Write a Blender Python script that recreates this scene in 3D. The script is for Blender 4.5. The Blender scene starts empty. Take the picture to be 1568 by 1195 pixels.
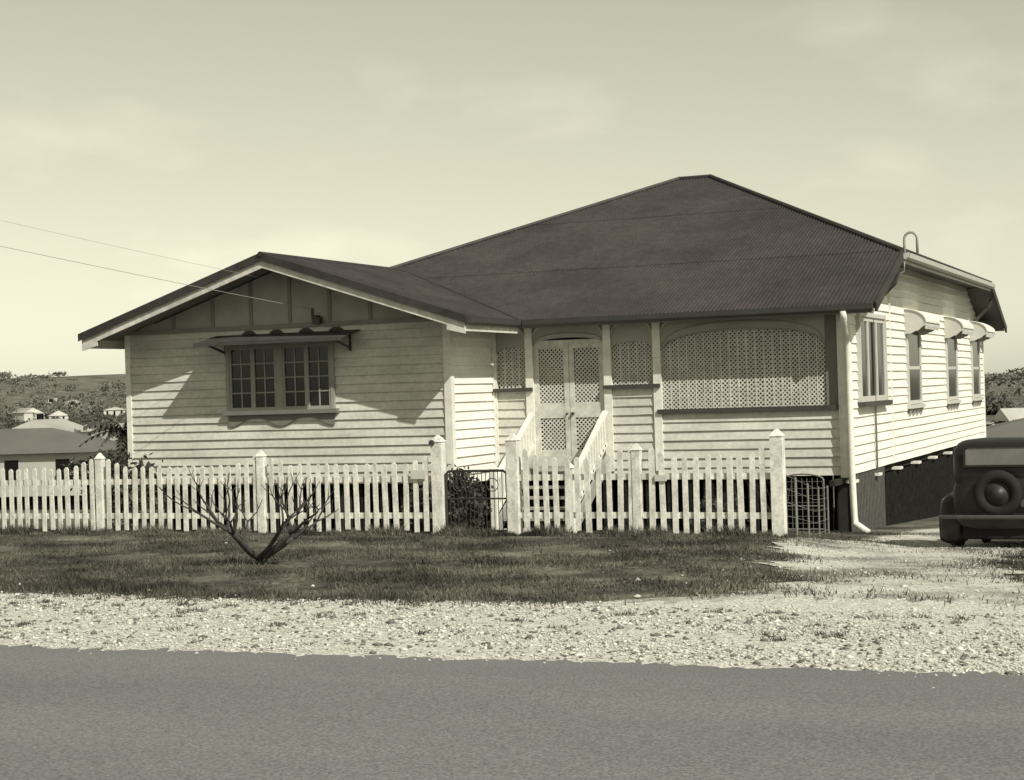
import bpy, bmesh, math, random
import numpy as np
from mathutils import Vector, Matrix, Euler
random.seed(7); rng=np.random.default_rng(11)
S=bpy.context.scene
COL=S.collection
S.view_settings.view_transform='Standard'
S.view_settings.look='None'
S.view_settings.exposure=0

# ------------------------------------------------------------------ materials
def T(v): return (v, v*0.978, v*0.89, 1)
def mat(name,c,rough=.7,var=.15,scale=3.0,bump=0.0,bscale=40,spec=.3,c2=None,stretch=(1,1,1),metal=0,detail=6,fine=0.0,fscale=60,lo=.33,hi=.66):
    m=bpy.data.materials.new(name); m.use_nodes=True
    nt=m.node_tree; N=nt.nodes; L=nt.links
    b=N['Principled BSDF']
    b.inputs['Roughness'].default_value=rough
    b.inputs['Metallic'].default_value=metal
    b.inputs['Specular IOR Level'].default_value=spec
    g=N.new('ShaderNodeNewGeometry')
    mp=N.new('ShaderNodeMapping'); mp.inputs['Scale'].default_value=stretch
    L.new(g.outputs['Position'],mp.inputs['Vector'])
    n=N.new('ShaderNodeTexNoise'); n.inputs['Scale'].default_value=scale; n.inputs['Detail'].default_value=detail
    n.inputs['Roughness'].default_value=.65
    L.new(mp.outputs[0],n.inputs['Vector'])
    r=N.new('ShaderNodeValToRGB')
    if isinstance(c,(int,float)): c=T(c)
    cl=tuple(x*(1-var) for x in c[:3])+(1,) if c2 is None else (T(c2) if isinstance(c2,(int,float)) else c2)
    ch=tuple(min(1,x*(1+var*.5)) for x in c[:3])+(1,) if c2 is None else c
    r.color_ramp.elements[0].position=lo; r.color_ramp.elements[0].color=cl
    r.color_ramp.elements[1].position=hi; r.color_ramp.elements[1].color=ch
    L.new(n.outputs['Fac'],r.inputs[0])
    out=r.outputs[0]
    if fine>0:
        n3=N.new('ShaderNodeTexNoise'); n3.inputs['Scale'].default_value=fscale; n3.inputs['Detail'].default_value=3
        L.new(g.outputs['Position'],n3.inputs['Vector'])
        mr=N.new('ShaderNodeMapRange'); mr.inputs[1].default_value=.3; mr.inputs[2].default_value=.7
        mr.inputs[3].default_value=1-fine; mr.inputs[4].default_value=1+fine
        L.new(n3.outputs['Fac'],mr.inputs[0])
        mx=N.new('ShaderNodeVectorMath'); mx.operation='SCALE'
        L.new(out,mx.inputs[0]); L.new(mr.outputs[0],mx.inputs['Scale']); out=mx.outputs[0]
    L.new(out,b.inputs['Base Color'])
    if bump>0:
        n2=N.new('ShaderNodeTexNoise'); n2.inputs['Scale'].default_value=bscale; n2.inputs['Detail'].default_value=4
        L.new(g.outputs['Position'],n2.inputs['Vector'])
        bp=N.new('ShaderNodeBump'); bp.inputs['Strength'].default_value=.8; bp.inputs['Distance'].default_value=bump
        L.new(n2.outputs['Fac'],bp.inputs['Height']); L.new(bp.outputs[0],b.inputs['Normal'])
    return m
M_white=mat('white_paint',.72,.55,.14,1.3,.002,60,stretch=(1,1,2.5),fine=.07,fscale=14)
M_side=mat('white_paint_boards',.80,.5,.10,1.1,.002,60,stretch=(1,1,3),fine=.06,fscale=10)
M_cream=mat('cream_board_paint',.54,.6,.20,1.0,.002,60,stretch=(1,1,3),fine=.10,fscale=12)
M_trim=mat('trim_paint',.5,.6,.12,2,.001,60)
M_barge=mat('barge_paint',.55,.6,.2,2,.001,60,fine=.12,fscale=8)
M_sash=mat('sash_paint',.30,.6,.15,2,.001,60)
M_lat=mat('lattice_paint',.56,.6,.16,2,fine=.10,fscale=9)
M_fence=mat('fence_paint',.66,.7,.30,5,.003,80,stretch=(2,2,1),fine=.15,fscale=30)
M_darktrim=mat('dark_trim_paint',.055,.5,.2,3)
M_gable=mat('fibro_sheet_paint',.36,.7,.18,1.5)
M_val=mat('valance_paint',.36,.7,.12,1.5)
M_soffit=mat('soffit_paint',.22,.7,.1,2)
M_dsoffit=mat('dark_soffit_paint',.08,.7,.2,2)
M_roof=mat('corrugated_iron_paint',(.048,.042,.041,1),.6,.0,.7,.001,50,spec=.3,c2=(.028,.025,.024,1),fine=.2,fscale=7)
M_gutter=mat('gutter_paint',.06,.5,.15,2)
M_glass=mat('window_glass',.012,.12,.2,2,spec=.5)
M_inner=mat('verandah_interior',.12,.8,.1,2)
M_dark=mat('dark_timber_and_shade',.012,.95,.3,4,spec=.05)  # near-black: underfloor shade put into the colour; also used on plain dark parts
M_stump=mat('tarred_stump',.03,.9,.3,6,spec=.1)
M_dbat=mat('batten_shade_tone',.022,.9,.5,8,spec=.05)  # batten colour darkened to imitate the shade under the house
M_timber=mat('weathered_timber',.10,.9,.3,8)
M_bark=mat('bark',.05,.9,.4,25,.004,90)
M_leaf=mat('leaves',(.07,.07,.056,1),.6,0,9,c2=(.025,.026,.02,1))
M_wire=mat('wire_metal',.05,.5,.2,5,metal=.3)
M_wiregate=mat('galvanised_wire',.22,.5,.2,5,metal=.3)
M_grass=mat('grass_blades',(.145,.14,.112,1),.75,0,.9,c2=(.034,.032,.027,1),fine=.55,fscale=26,spec=.12,lo=.40,hi=.64)
M_ground=mat('grass_soil',(.19,.182,.15,1),.95,0,.8,.03,25,spec=.1,c2=(.045,.042,.036,1),fine=.5,fscale=18,lo=.40,hi=.66)
M_gravel=mat('gravel_bed',.56,.95,0,11,.03,42,spec=.1,c2=.30,fine=.42,fscale=34,lo=.30,hi=.52)
M_drive=mat('driveway_dirt',.50,.95,0,.75,.03,20,spec=.1,c2=.17,fine=.34,fscale=22,lo=.38,hi=.58)
M_stone=mat('pale_stones',.66,.9,0,14,spec=.1,c2=.30,fine=.3,fscale=30)
M_dstone=mat('dark_stones',.16,.9,.4,14,spec=.1)
M_road=mat('asphalt',(.178,.177,.180,1),.92,0,.55,.003,160,spec=.15,c2=(.142,.141,.144,1),stretch=(.22,1,1),fine=.36,fscale=62)
M_car=mat('dark_car_paint',.012,.38,.2,4,spec=.4)
M_cardust=mat('dusty_car_paint',.03,.5,.2,4,spec=.4)
M_tyre=mat('tyre_rubber',.013,.85,.2,10)
M_chrome=mat('dull_chrome',.09,.5,.1,10,metal=.5)
M_carwin=mat('car_window',.14,.25,.2,4,spec=.5)
M_ftree=mat('distant_foliage',(.12,.118,.098,1),.9,0,.05,c2=(.06,.058,.05,1),spec=.05)  # paler than near leaves: distance haze mixed into the colour
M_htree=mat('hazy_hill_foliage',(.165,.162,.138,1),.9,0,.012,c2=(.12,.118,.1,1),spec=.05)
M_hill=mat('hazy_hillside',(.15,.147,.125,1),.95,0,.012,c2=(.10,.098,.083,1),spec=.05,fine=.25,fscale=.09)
M_fwall=mat('distant_wall_paint',.55,.8,.45,.03)
M_froof=mat('distant_roof_iron',.13,.8,.4,.05)
M_froofl=mat('distant_pale_roof',.38,.8,.5,.03)

# ------------------------------------------------------------------ mesh builder
class MB:
    def __init__(s): s.v=[];s.f=[];s.m=[]
    def add(s,vs,fs,mi=0):
        k=len(s.v); s.v+= [tuple(p) for p in vs]
        for f in fs: s.f.append(tuple(i+k for i in f)); s.m.append(mi)
    def poly(s,pts,mi=0): s.add(pts,[tuple(range(len(pts)))],mi)
    def box(s,a,b,mi=0):
        x0,y0,z0=a;x1,y1,z1=b
        s.add([(x0,y0,z0),(x1,y0,z0),(x1,y1,z0),(x0,y1,z0),(x0,y0,z1),(x1,y0,z1),(x1,y1,z1),(x0,y1,z1)],
              [(0,3,2,1),(4,5,6,7),(0,1,5,4),(1,2,6,5),(2,3,7,6),(3,0,4,7)],mi)
    def hexa(s,p,mi=0):
        s.add(p,[(0,3,2,1),(4,5,6,7),(0,1,5,4),(1,2,6,5),(2,3,7,6),(3,0,4,7)],mi)
    def beam(s,p,q,w,h,mi=0,up=(0,0,1)):
        p=Vector(p);q=Vector(q);d=(q-p).normalized();u=Vector(up)
        r=d.cross(u)
        if r.length<1e-4: r=d.cross(Vector((0,1,0)))
        r.normalize(); u=r.cross(d).normalized()
        o=[(-1,-1),(1,-1),(1,1),(-1,1)]
        s.hexa([p+r*a*w/2+u*b*h/2 for a,b in o]+[q+r*a*w/2+u*b*h/2 for a,b in o],mi)
    def tube(s,pts,rad,n=8,mi=0):
        pts=[Vector(p) for p in pts]
        if not hasattr(rad,'__len__'): rad=[rad]*len(pts)
        vs=[];fs=[];ref=Vector((.13,.31,.94))
        for i,p in enumerate(pts):
            d=(pts[min(i+1,len(pts)-1)]-pts[max(i-1,0)]).normalized()
            r=d.cross(ref)
            if r.length<.05: r=d.cross(Vector((1,0,0)))
            r.normalize(); u=r.cross(d)
            for k in range(n):
                a=2*math.pi*k/n; vs.append(p+(r*math.cos(a)+u*math.sin(a))*rad[i])
        for i in range(len(pts)-1):
            for k in range(n):
                fs.append((i*n+k,i*n+(k+1)%n,(i+1)*n+(k+1)%n,(i+1)*n+k))
        fs.append(tuple(range(n-1,-1,-1))); fs.append(tuple((len(pts)-1)*n+k for k in range(n)))
        s.add(vs,fs,mi)
    def loft(s,rings,mi=0,cap=True):
        n=len(rings[0]);vs=[p for r in rings for p in r];fs=[]
        for i in range(len(rings)-1):
            for k in range(n): fs.append((i*n+k,i*n+(k+1)%n,(i+1)*n+(k+1)%n,(i+1)*n+k))
        if cap: fs.append(tuple(range(n-1,-1,-1))); fs.append(tuple((len(rings)-1)*n+k for k in range(n)))
        s.add(vs,fs,mi)
    def obj(s,name,mats,parent=None,smooth=False,recalc=True):
        me=bpy.data.meshes.new(name); me.from_pydata(s.v,[],s.f)
        if not isinstance(mats,(list,tuple)): mats=[mats]
        for m in mats: me.materials.append(m)
        me.polygons.foreach_set('material_index',s.m)
        if smooth: me.polygons.foreach_set('use_smooth',[True]*len(s.f))
        if recalc:
            bm=bmesh.new(); bm.from_mesh(me); bmesh.ops.recalc_face_normals(bm,faces=bm.faces); bm.to_mesh(me); bm.free()
        me.update()
        o=bpy.data.objects.new(name,me); COL.objects.link(o)
        if parent: o.parent=parent
        return o
def empty(name,loc=(0,0,0)):
    e=bpy.data.objects.new(name,None); e.empty_display_size=.5; COL.objects.link(e); return e
def npmesh(name,V,F,m,parent=None):
    me=bpy.data.meshes.new(name); k=F.shape[1]
    me.vertices.add(len(V)); me.vertices.foreach_set('co',V.astype(np.float32).ravel())
    me.loops.add(F.size); me.loops.foreach_set('vertex_index',F.astype(np.int32).ravel())
    me.polygons.add(len(F)); me.polygons.foreach_set('loop_start',np.arange(0,F.size,k,dtype=np.int32))
    me.polygons.foreach_set('loop_total',np.full(len(F),k,dtype=np.int32))
    me.materials.append(m); me.update(calc_edges=True); me.validate()
    o=bpy.data.objects.new(name,me); COL.objects.link(o)
    if parent:o.parent=parent
    return o

# ------------------------------------------------------------------ terrain
BY=[-4000,9.0,10,13,21.7,24.6,27,30.7,40,50,80,150,300,600,1000,1200,3000,8000]
BZ=[0,0,-.01,-.1,-.3,-.60,-.85,-1.04,-1.5,-2,-4.5,-9,-13,-11,-4,0,2,2]
def H(x,y):
    x=np.asarray(x,float);y=np.asarray(y,float)
    z=np.interp(y,BY,BZ)
    s=np.clip((x+5.6)/1.6,0,1); s=s*s*(3-2*s)
    z=z-s*np.interp(y,[14,21.7,24.6,31],[0,.15,.14,0])
    z=z+np.interp(y,[650,1200,1900,3500],[0,1,1,0])*(27*np.exp(-((x+1000)/150)**2)+2.2*np.sin(x/60+1)+1.1*np.sin(x/23+y/70))
    far=np.interp(y,[60,150],[0,1])
    z=z+far*1.0*np.sin(x/31+y/53)
    return z
def h(x,y): return float(H(x,y))
def wob(t,seed,amp=1.0):
    r=random.Random(seed); o=0
    for k in range(9):
        f=.35*1.75**k; o=o+np.sin(np.asarray(t)*f+r.uniform(0,6.28))/(1.25**k)
    return o*amp*.35
def arange_list(*segs):
    out=[]
    for a,b,st in segs: out+=list(np.arange(a,b,st))
    return np.array(sorted(set(round(float(v),4) for v in out)))
gx=arange_list((-5000,-1500,400),(-1500,-300,30),(-300,-40,8),(-40,-24,1),(-24,4,.25),(4,40,1),(40,300,15),(300,5001,400))
gy=arange_list((-3000,-40,300),(-40,9,2),(9,13,.25),(13,32,.25),(32,60,2),(60,320,8),(320,2000,35),(2000,8001,400))
gy=np.array(sorted(set(list(gy)+[9.0,10.0,13.0,21.7,24.6,27.0,30.7])))
def grid(name,gx,gy,off,m):
    XX,YY=np.meshgrid(gx,gy); ZZ=H(XX,YY)+off
    nx,ny=len(gx),len(gy)
    V=np.stack([XX.ravel(),YY.ravel(),ZZ.ravel()],1)
    idx=np.arange(nx*ny).reshape(ny,nx)
    F=np.stack([idx[:-1,:-1].ravel(),idx[:-1,1:].ravel(),idx[1:,1:].ravel(),idx[1:,:-1].ravel()],1)
    npmesh(name,V,F,m)
grid('ground',gx,gy,0,M_ground)
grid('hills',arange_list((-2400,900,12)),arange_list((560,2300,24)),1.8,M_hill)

def sheet(name,u,lo,hi,n,fn,m,off):
    vs=[]
    for i,t in enumerate(u):
        for j in range(n+1):
            w=lo[i]+(hi[i]-lo[i])*j/n; x,y=fn(t,w); vs.append((x,y,h(x,y)+off))
    A=np.arange(len(u)*(n+1)).reshape(len(u),n+1)
    F=np.stack([A[:-1,:-1].ravel(),A[1:,:-1].ravel(),A[1:,1:].ravel(),A[:-1,1:].ravel()],1)
    return npmesh(name,np.array(vs),F,m)
ux=arange_list((-300,-20,5),(-20,5,.05),(5,300,5))
e_low=9.74+wob(ux*1.3,3,.14)+rng.normal(0,.035,len(ux))
e_top=12.95+wob(ux*.9,5,.36)+rng.normal(0,.10,len(ux))+.9*np.clip((ux+5.5)/2.5,0,1)
sheet('road',ux,np.full(len(ux),-1.5),e_low,20,lambda t,w:(t,w),M_road,.022)
sheet('gravel_shoulder',ux,e_low-.35,e_top,22,lambda t,w:(t,w),M_gravel,.016)
uy=arange_list((12.4,33,.08),)
dl=np.interp(uy,[12.4,13.4,14.2,15.5,18,20.5,24,33],[-4.7,-4.6,-4.1,-4.0,-4.4,-5.0,-5.4,-5.3])+wob(uy*2.2,8,.36)+rng.normal(0,.09,len(uy))
dr=np.interp(uy,[12.4,13.6,15,17,19.3,24,33],[.0,-1.2,-1.35,-1.9,-2.3,-1.9,-1.6])+wob(uy*2.0,9,.25)+rng.normal(0,.08,len(uy))
sheet('driveway',uy,dl,dr,16,lambda t,w:(w,t),M_drive,.010)

def stones(name,xs,ys,sz,off,m):
    n=len(xs); base=np.array([[1,0,0],[0,1,0],[-1,0,0],[0,-1,0],[0,0,.8],[0,0,-.8]],float)
    tri=np.array([[0,1,4],[1,2,4],[2,3,4],[3,0,4],[1,0,5],[2,1,5],[3,2,5],[0,3,5]])
    P=base[None]*(sz[:,None,None])*rng.uniform(.5,1.35,(n,6,1))
    a=rng.uniform(0,6.28,n);c,s=np.cos(a),np.sin(a)
    X=P[...,0]*c[:,None]-P[...,1]*s[:,None];Y=P[...,0]*s[:,None]+P[...,1]*c[:,None];Z=P[...,2]*.6
    z=H(xs,ys)+off
    V=np.stack([X+xs[:,None],Y+ys[:,None],Z+z[:,None]],-1).reshape(-1,3)
    F=(tri[None]+(np.arange(n)*6)[:,None,None]).reshape(-1,3)
    npmesh(name,V,F,m)
n=62000
xs=rng.uniform(-17,3,n);el=np.interp(xs,ux,e_low)
ys=el+3.4*rng.beta(1.0,1.25,n)+wob(xs*.9,5,.1)+rng.normal(0,.12,n)
ys=np.where(ys<el,el-rng.exponential(.08,n)+.03,ys)
pt=np.sin(xs*2.3+3*np.sin(ys*1.7))+np.sin(ys*4.1+xs*1.1)+rng.normal(0,.8,n)
k=pt>-.7; xs=xs[k];ys=ys[k]
stones('shoulder_gravel_stones',xs,ys,np.clip(rng.lognormal(-4.85,.58,len(xs)),.003,.045),.020,M_stone)
n=4200
xs=rng.uniform(-17,3,n);ys=9.8+3.2*rng.uniform(0,1,n)
stones('dark_gravel_stones',xs,ys,np.clip(rng.lognormal(-4.4,.5,n),.006,.045),.022,M_dstone)
n=4200
ys=12.9+11*rng.uniform(0,1,n)**1.6;xs=np.interp(ys,[13,18,24],[-2.6,-3.1,-3.3])+rng.normal(0,.85,n)
stones('driveway_stones',xs,ys,np.clip(rng.lognormal(-4.9,.5,n),.004,.04),.016,M_stone)
xs=np.array([-13.1,-7.9,-12.2,-5.1,-6.6,-9.3,-4.6,-11.0]);ys=np.array([15.4,14.1,19.5,15.2,18.7,13.5,13.7,13.8])
stones('loose_rocks',xs,ys,np.array([.075,.03,.035,.04,.03,.03,.045,.03]),.03,M_stone)

def blades(name,xs,ys,hh,ww,m,off=0.0):
    n=len(xs);a=rng.uniform(0,6.28,n);l=rng.uniform(0,6.28,n);ln=hh*rng.uniform(.1,1.1,n)
    z=H(xs,ys)+off-.004
    V=np.empty((n,3,3))
    V[:,0]=np.stack([xs-np.cos(a)*ww,ys-np.sin(a)*ww,z],1)
    V[:,1]=np.stack([xs+np.cos(a)*ww,ys+np.sin(a)*ww,z],1)
    V[:,2]=np.stack([xs+np.cos(l)*ln,ys+np.sin(l)*ln,z+hh],1)
    npmesh(name,V.reshape(-1,3),np.arange(n*3).reshape(-1,3),m)
n=380000
ys=12.5+(30.5-12.5)*rng.uniform(0,1,n)**1.25;xs=rng.uniform(-1,0,n)*(ys*.72+2.5)+.6
edge=np.interp(xs,ux,e_top)
L_=np.interp(ys,uy,dl);R_=np.interp(ys,uy,dr)
clump=np.sin(xs*1.7+2*np.sin(ys*.9))+np.sin(ys*2.9+xs*.7)+np.sin(xs*6.1+ys*4.2)*.8+np.sin(xs*11-ys*8)*.6+rng.normal(0,.5,n)
ind=np.minimum(xs-L_,R_-xs)
keep=(ys>edge-.05+.20*rng.normal(0,1,n))&((ind<rng.exponential(.25,n)-.05)|((rng.uniform(0,1,n)<.12)&(clump>1.2)))&(clump>-.75)
keep&=~((xs>-13)&(xs<-6.3)&(ys>30.6))
xs,ys,clump=xs[keep],ys[keep],clump[keep]
hh=np.clip(.010+.010*clump+rng.exponential(.013,len(xs)),.007,.11)
hh*=np.where(ys<13.7,1.6,1)
blades('grass',xs,ys,hh,rng.uniform(.003,.008,len(xs)),M_grass,.012)
n=22000
xs=rng.uniform(-20,-5.2,n);ys=21.64+rng.normal(0,.10,n);hm=.5+.5*np.sin(xs*5+np.sin(xs*13))
blades('fence_line_weeds',xs,ys,.03+.18*hm*rng.uniform(.2,1,n),np.full(n,.006),M_grass)
n=3000
c=rng.integers(0,70,n);cx=rng.uniform(-14,1,70);cy=10.6+2.2*rng.uniform(0,1,70)**.6
blades('gravel_weeds',cx[c]+rng.normal(0,.04,n),cy[c]+rng.normal(0,.04,n),rng.uniform(.01,.05,n),np.full(n,.005),M_grass,.016)

# ------------------------------------------------------------------ house
house=empty('weatherboard_house')
FW=30.7; SX=-6.3; WX=-13.11; WY=28.7; WL=-20.09; RY=49.3; LX=-17.0
def fr_front(Y): return lambda u,o,z:(u,Y-o,z)
def fr_right(X): return lambda u,o,z:(X+o,u,z)
def bf(mb,fr,u0,u1,o0,o1,z0,z1,mi=0):
    mb.hexa([fr(u0,o0,z0),fr(u1,o0,z0),fr(u1,o1,z0),fr(u0,o1,z0),fr(u0,o0,z1),fr(u1,o0,z1),fr(u1,o1,z1),fr(u0,o1,z1)],mi)
def wb(mb,fr,u0,u1,z0,z1,pitch=.168,lap=.028,rng_fn=None,mi=0):
    n=max(1,round((z1-z0)/pitch)); p=(z1-z0)/n
    for i in range(n):
        za=z0+i*p; zb=za+p; a,b=u0,u1
        if rng_fn:
            r=rng_fn(zb)
            if r is None: continue
            a,b=max(a,r[0]),min(b,r[1])
            if b-a<.05: continue
        nseg=max(1,int((b-a)/1.2))
        us=np.linspace(a,b,nseg+1); js=[random.uniform(-.004,.004) for _ in us]; ls=[lap+random.uniform(-.005,.005) for _ in us]
        for q in range(nseg):
            u_,v_=us[q],us[q+1]
            mb.add([fr(u_,ls[q],za+js[q]),fr(v_,ls[q+1],za+js[q+1]),fr(v_,.004,zb+.004),fr(u_,.004,zb+.004),fr(u_,-.02,za+js[q]),fr(v_,-.02,za+js[q+1])],
                   [(0,1,2,3),(0,4,5,1)],mi)
FF=fr_front(FW); WF=fr_front(WY); RS=fr_right(SX); WR=fr_right(WX)
front=MB()
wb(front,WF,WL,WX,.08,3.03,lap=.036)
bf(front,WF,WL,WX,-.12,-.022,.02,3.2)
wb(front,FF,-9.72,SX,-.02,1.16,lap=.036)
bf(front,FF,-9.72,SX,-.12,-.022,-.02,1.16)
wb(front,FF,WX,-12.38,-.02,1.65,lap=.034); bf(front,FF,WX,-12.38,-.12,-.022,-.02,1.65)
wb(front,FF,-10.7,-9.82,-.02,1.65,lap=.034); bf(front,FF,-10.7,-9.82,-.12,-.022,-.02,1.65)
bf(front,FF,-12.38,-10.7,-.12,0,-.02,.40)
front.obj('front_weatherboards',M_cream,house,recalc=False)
side=MB()
def srange(z):
    if z<3.0: return (30.7,RY)
    y=30.2+(z-2.90)/.377; return (y,79.4-y+.5)
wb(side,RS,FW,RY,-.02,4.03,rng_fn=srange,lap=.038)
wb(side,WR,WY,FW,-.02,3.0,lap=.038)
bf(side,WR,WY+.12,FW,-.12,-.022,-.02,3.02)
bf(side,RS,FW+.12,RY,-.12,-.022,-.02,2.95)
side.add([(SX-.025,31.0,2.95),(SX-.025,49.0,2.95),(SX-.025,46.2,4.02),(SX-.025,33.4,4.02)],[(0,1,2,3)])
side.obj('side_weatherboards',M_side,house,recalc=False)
rest=MB()
rest.box((LX-.1,33,-.3),(LX,RY,4.1)); rest.box((LX,RY-.1,-.3),(SX-.13,RY,2.95))
rest.box((WL,WY+.13,-.3),(WL+.1,38,3.0)); rest.box((WL+.1,37.9,-.3),(LX-.1,38,3.6))
rest.obj('rear_walls',M_cream,house)
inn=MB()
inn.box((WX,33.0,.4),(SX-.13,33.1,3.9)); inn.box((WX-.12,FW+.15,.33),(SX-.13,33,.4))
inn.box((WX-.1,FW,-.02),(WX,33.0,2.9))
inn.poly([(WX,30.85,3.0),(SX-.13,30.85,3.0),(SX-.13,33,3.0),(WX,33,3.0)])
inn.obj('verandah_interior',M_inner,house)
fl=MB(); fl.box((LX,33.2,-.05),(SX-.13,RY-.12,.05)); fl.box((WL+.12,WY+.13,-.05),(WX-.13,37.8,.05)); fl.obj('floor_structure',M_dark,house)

tr=MB()
bf(tr,WF,WL-.02,WL+.09,-.02,.052,.02,3.03); bf(tr,WF,WX-.09,WX+.052,.0,.055,.02,3.03)
bf(tr,WR,WY,WY+.09,.002,.052,.02,3.0)
bf(tr,WR,FW-.08,FW,.026,.06,-.02,2.95)
bf(tr,RS,FW-.052,FW+.10,.0,.052,-.06,2.98); bf(tr,FF,SX-.12,SX,.003,.050,-.06,2.98)
bf(tr,RS,RY-.1,RY,.003,.052,-.02,2.98)
bf(tr,RS,35.05,35.12,.01,.047,-.02,4.0)
for x in (-12.33,-10.75,-9.78): bf(tr,FF,x-.075,x+.075,-.10,.06,.10,2.93)
bf(tr,FF,WX,WX+.10,-.08,.05,-.02,2.93)
def arch(mb,fr,u0,u1,zs,zc,zt,o0,o1,n=24):
    for i in range(n):
        a=u0+(u1-u0)*i/n;b=u0+(u1-u0)*(i+1)/n
        def zz(u):
            q=(u-(u0+u1)/2)/((u1-u0)/2); return zs+(zc-zs)*math.sqrt(max(0,1-abs(q)**2.6))
        mb.hexa([fr(a,o0,zz(a)),fr(b,o0,zz(b)),fr(b,o1,zz(b)),fr(a,o1,zz(a)),fr(a,o0,zt),fr(b,o0,zt),fr(b,o1,zt),fr(a,o1,zt)])
hd=MB()
arch(hd,FF,-9.70,-6.64,2.36,2.66,2.96,-.015,.012)
arch(hd,FF,-12.25,-10.83,2.5,2.64,2.96,-.03,.012)
arch(hd,FF,-10.67,-9.86,2.38,2.52,2.96,-.015,.012)
arch(hd,FF,-13.0,-12.41,2.38,2.5,2.96,-.015,.012)
bf(hd,FF,-6.42,SX-.12,-.03,.012,1.2,2.96)
hd.obj('arched_valance',M_val,house)
hd2=MB(); bf(hd2,FF,-6.64,-6.42,-.03,.008,1.236,2.96); hd2.obj('verandah_end_shadow',mat('end_shadow_tone',.16,.7,.1,2),house)  # dark panel paints in the corner post's shadow at the verandah end
bead=MB()
for (a,b,zs,zc) in ((-9.70,-6.64,2.40,2.80),(-12.25,-10.83,2.53,2.72),(-9.70,-6.64,2.33,2.66)):
    pts=[]
    for i in range(25):
        u=a+(b-a)*i/24;q=(u-(a+b)/2)/((b-a)/2);pts.append(FF(u,.02,zs+(zc-zs)*math.sqrt(max(0,1-abs(q)**2.6))))
    bead.tube(pts,.013,6)
bead.obj('arch_beading',M_sash,house)
br=MB()
def bracket(mb,fr,u,s,z,r,o0,o1):
    n=8
    for i in range(n):
        a0=math.pi/2*i/n;a1=math.pi/2*(i+1)/n
        p=[(u+s*r*(1-math.cos(a)),z-r*(1-math.sin(a))) for a in (a0,a1)]
        mb.hexa([fr(p[0][0],o0,p[0][1]),fr(p[1][0],o0,p[1][1]),fr(p[1][0],o1,p[1][1]),fr(p[0][0],o1,p[0][1]),
                 fr(p[0][0],o0,p[0][1]+.05),fr(p[1][0],o0,p[1][1]+.05),fr(p[1][0],o1,p[1][1]+.05),fr(p[0][0],o1,p[0][1]+.05)])
for u,s in ((-12.25,1),(-10.83,-1),(-10.67,1),(-9.86,-1),(-9.70,1),(-12.41,-1)): bracket(br,FF,u,s,2.86,.26,.015,.05)
br.obj('post_brackets',M_trim,house)
bf(tr,FF,-9.7,-6.42,.013,.022,2.88,2.96)
tr.obj('corner_boards_and_posts',M_white,house)
sl=MB()
bf(sl,FF,-9.78,-6.42,-.05,.10,1.155,1.235); bf(sl,FF,WX+.05,-12.26,-.05,.12,1.645,1.715); bf(sl,FF,-10.82,-9.72,-.05,.12,1.645,1.715)
sl.obj('verandah_sills',M_darktrim,house)
# criss-cross (diagonal) lattice clipped to the panel rectangle, with upright cover strips
def lattice(mb,fr,u0,u1,z0,z1,sp=.082,w=.026,strips=True):
    W=u1-u0;Hh=z1-z0
    for sgn,oa,ob in ((1,-.026,-.020),(-1,-.034,-.028)):
        c=-Hh if sgn>0 else 0
        end=W if sgn>0 else W+Hh
        while c<end:
            # sgn>0: u=c+z ; sgn<0: u=c-z
            if sgn>0: za=max(0,-c);zb_=min(Hh,W-c)
            else: za=max(0,c-W);zb_=min(Hh,c)
            if zb_-za>.01:
                ua=c+za*sgn;ub=c+zb_*sgn
                d=w*.5*1.2
                mb.hexa([fr(u0+ua-d,oa,z0+za),fr(u0+ua+d,oa,z0+za),fr(u0+ua+d,ob,z0+za),fr(u0+ua-d,ob,z0+za),
                         fr(u0+ub-d,oa,z0+zb_),fr(u0+ub+d,oa,z0+zb_),fr(u0+ub+d,ob,z0+zb_),fr(u0+ub-d,ob,z0+zb_)])
            c+=sp
    if strips:
        n=max(2,int(round(W/.165)))
        for i in range(1,n):
            c=u0+W*i/n; bf(mb,fr,c-.011,c+.011,-.0195,-.016,z0,z1)
lat=MB()
lattice(lat,FF,-9.70,-6.64,1.235,2.7)
lattice(lat,FF,-13.0,-12.41,1.715,2.5); lattice(lat,FF,-10.67,-9.86,1.715,2.52)
lat.obj('verandah_lattice',M_lat,house)
bl=MB()
for a,b,z0,z1 in ((-9.70,-6.64,1.235,2.78),(-13,-12.41,1.715,2.6),(-10.67,-9.86,1.715,2.65)): bf(bl,FF,a,b,-.10,-.09,z0,z1)
bl.obj('lattice_backing',mat('lattice_shade_tone',.17,.8,.1,2),house)  # backing sheet toned like the shaded verandah behind the lattice
dr_=MB();dl_=MB()
for a,b in ((-12.25,-11.545),(-11.535,-10.83)):
    bf(dr_,FF,a+.0,a+.1,-.05,-.005,.40,2.56); bf(dr_,FF,b-.1,b,-.05,-.005,.40,2.56)
    for z0,z1 in ((.40,.52),(1.12,1.32),(2.44,2.56)): bf(dr_,FF,a+.1,b-.1,-.05,-.008,z0,z1)
    bf(dr_,FF,a+.1,b-.1,-.05,-.012,1.32,1.40)
    lattice(dl_,FF,a+.1,b-.1,.52,1.12,strips=False); lattice(dl_,FF,a+.1,b-.1,1.40,2.44,strips=False)
    bf(dr_,FF,a+.1,b-.1,-.12,-.10,.52,2.44,1)
bf(dr_,FF,-12.25,-10.83,-.05,.0,2.56,2.6)
dr_.obj('double_doors',[M_barge,M_darktrim],house); dl_.obj('door_lattice',M_lat,house)
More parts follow.
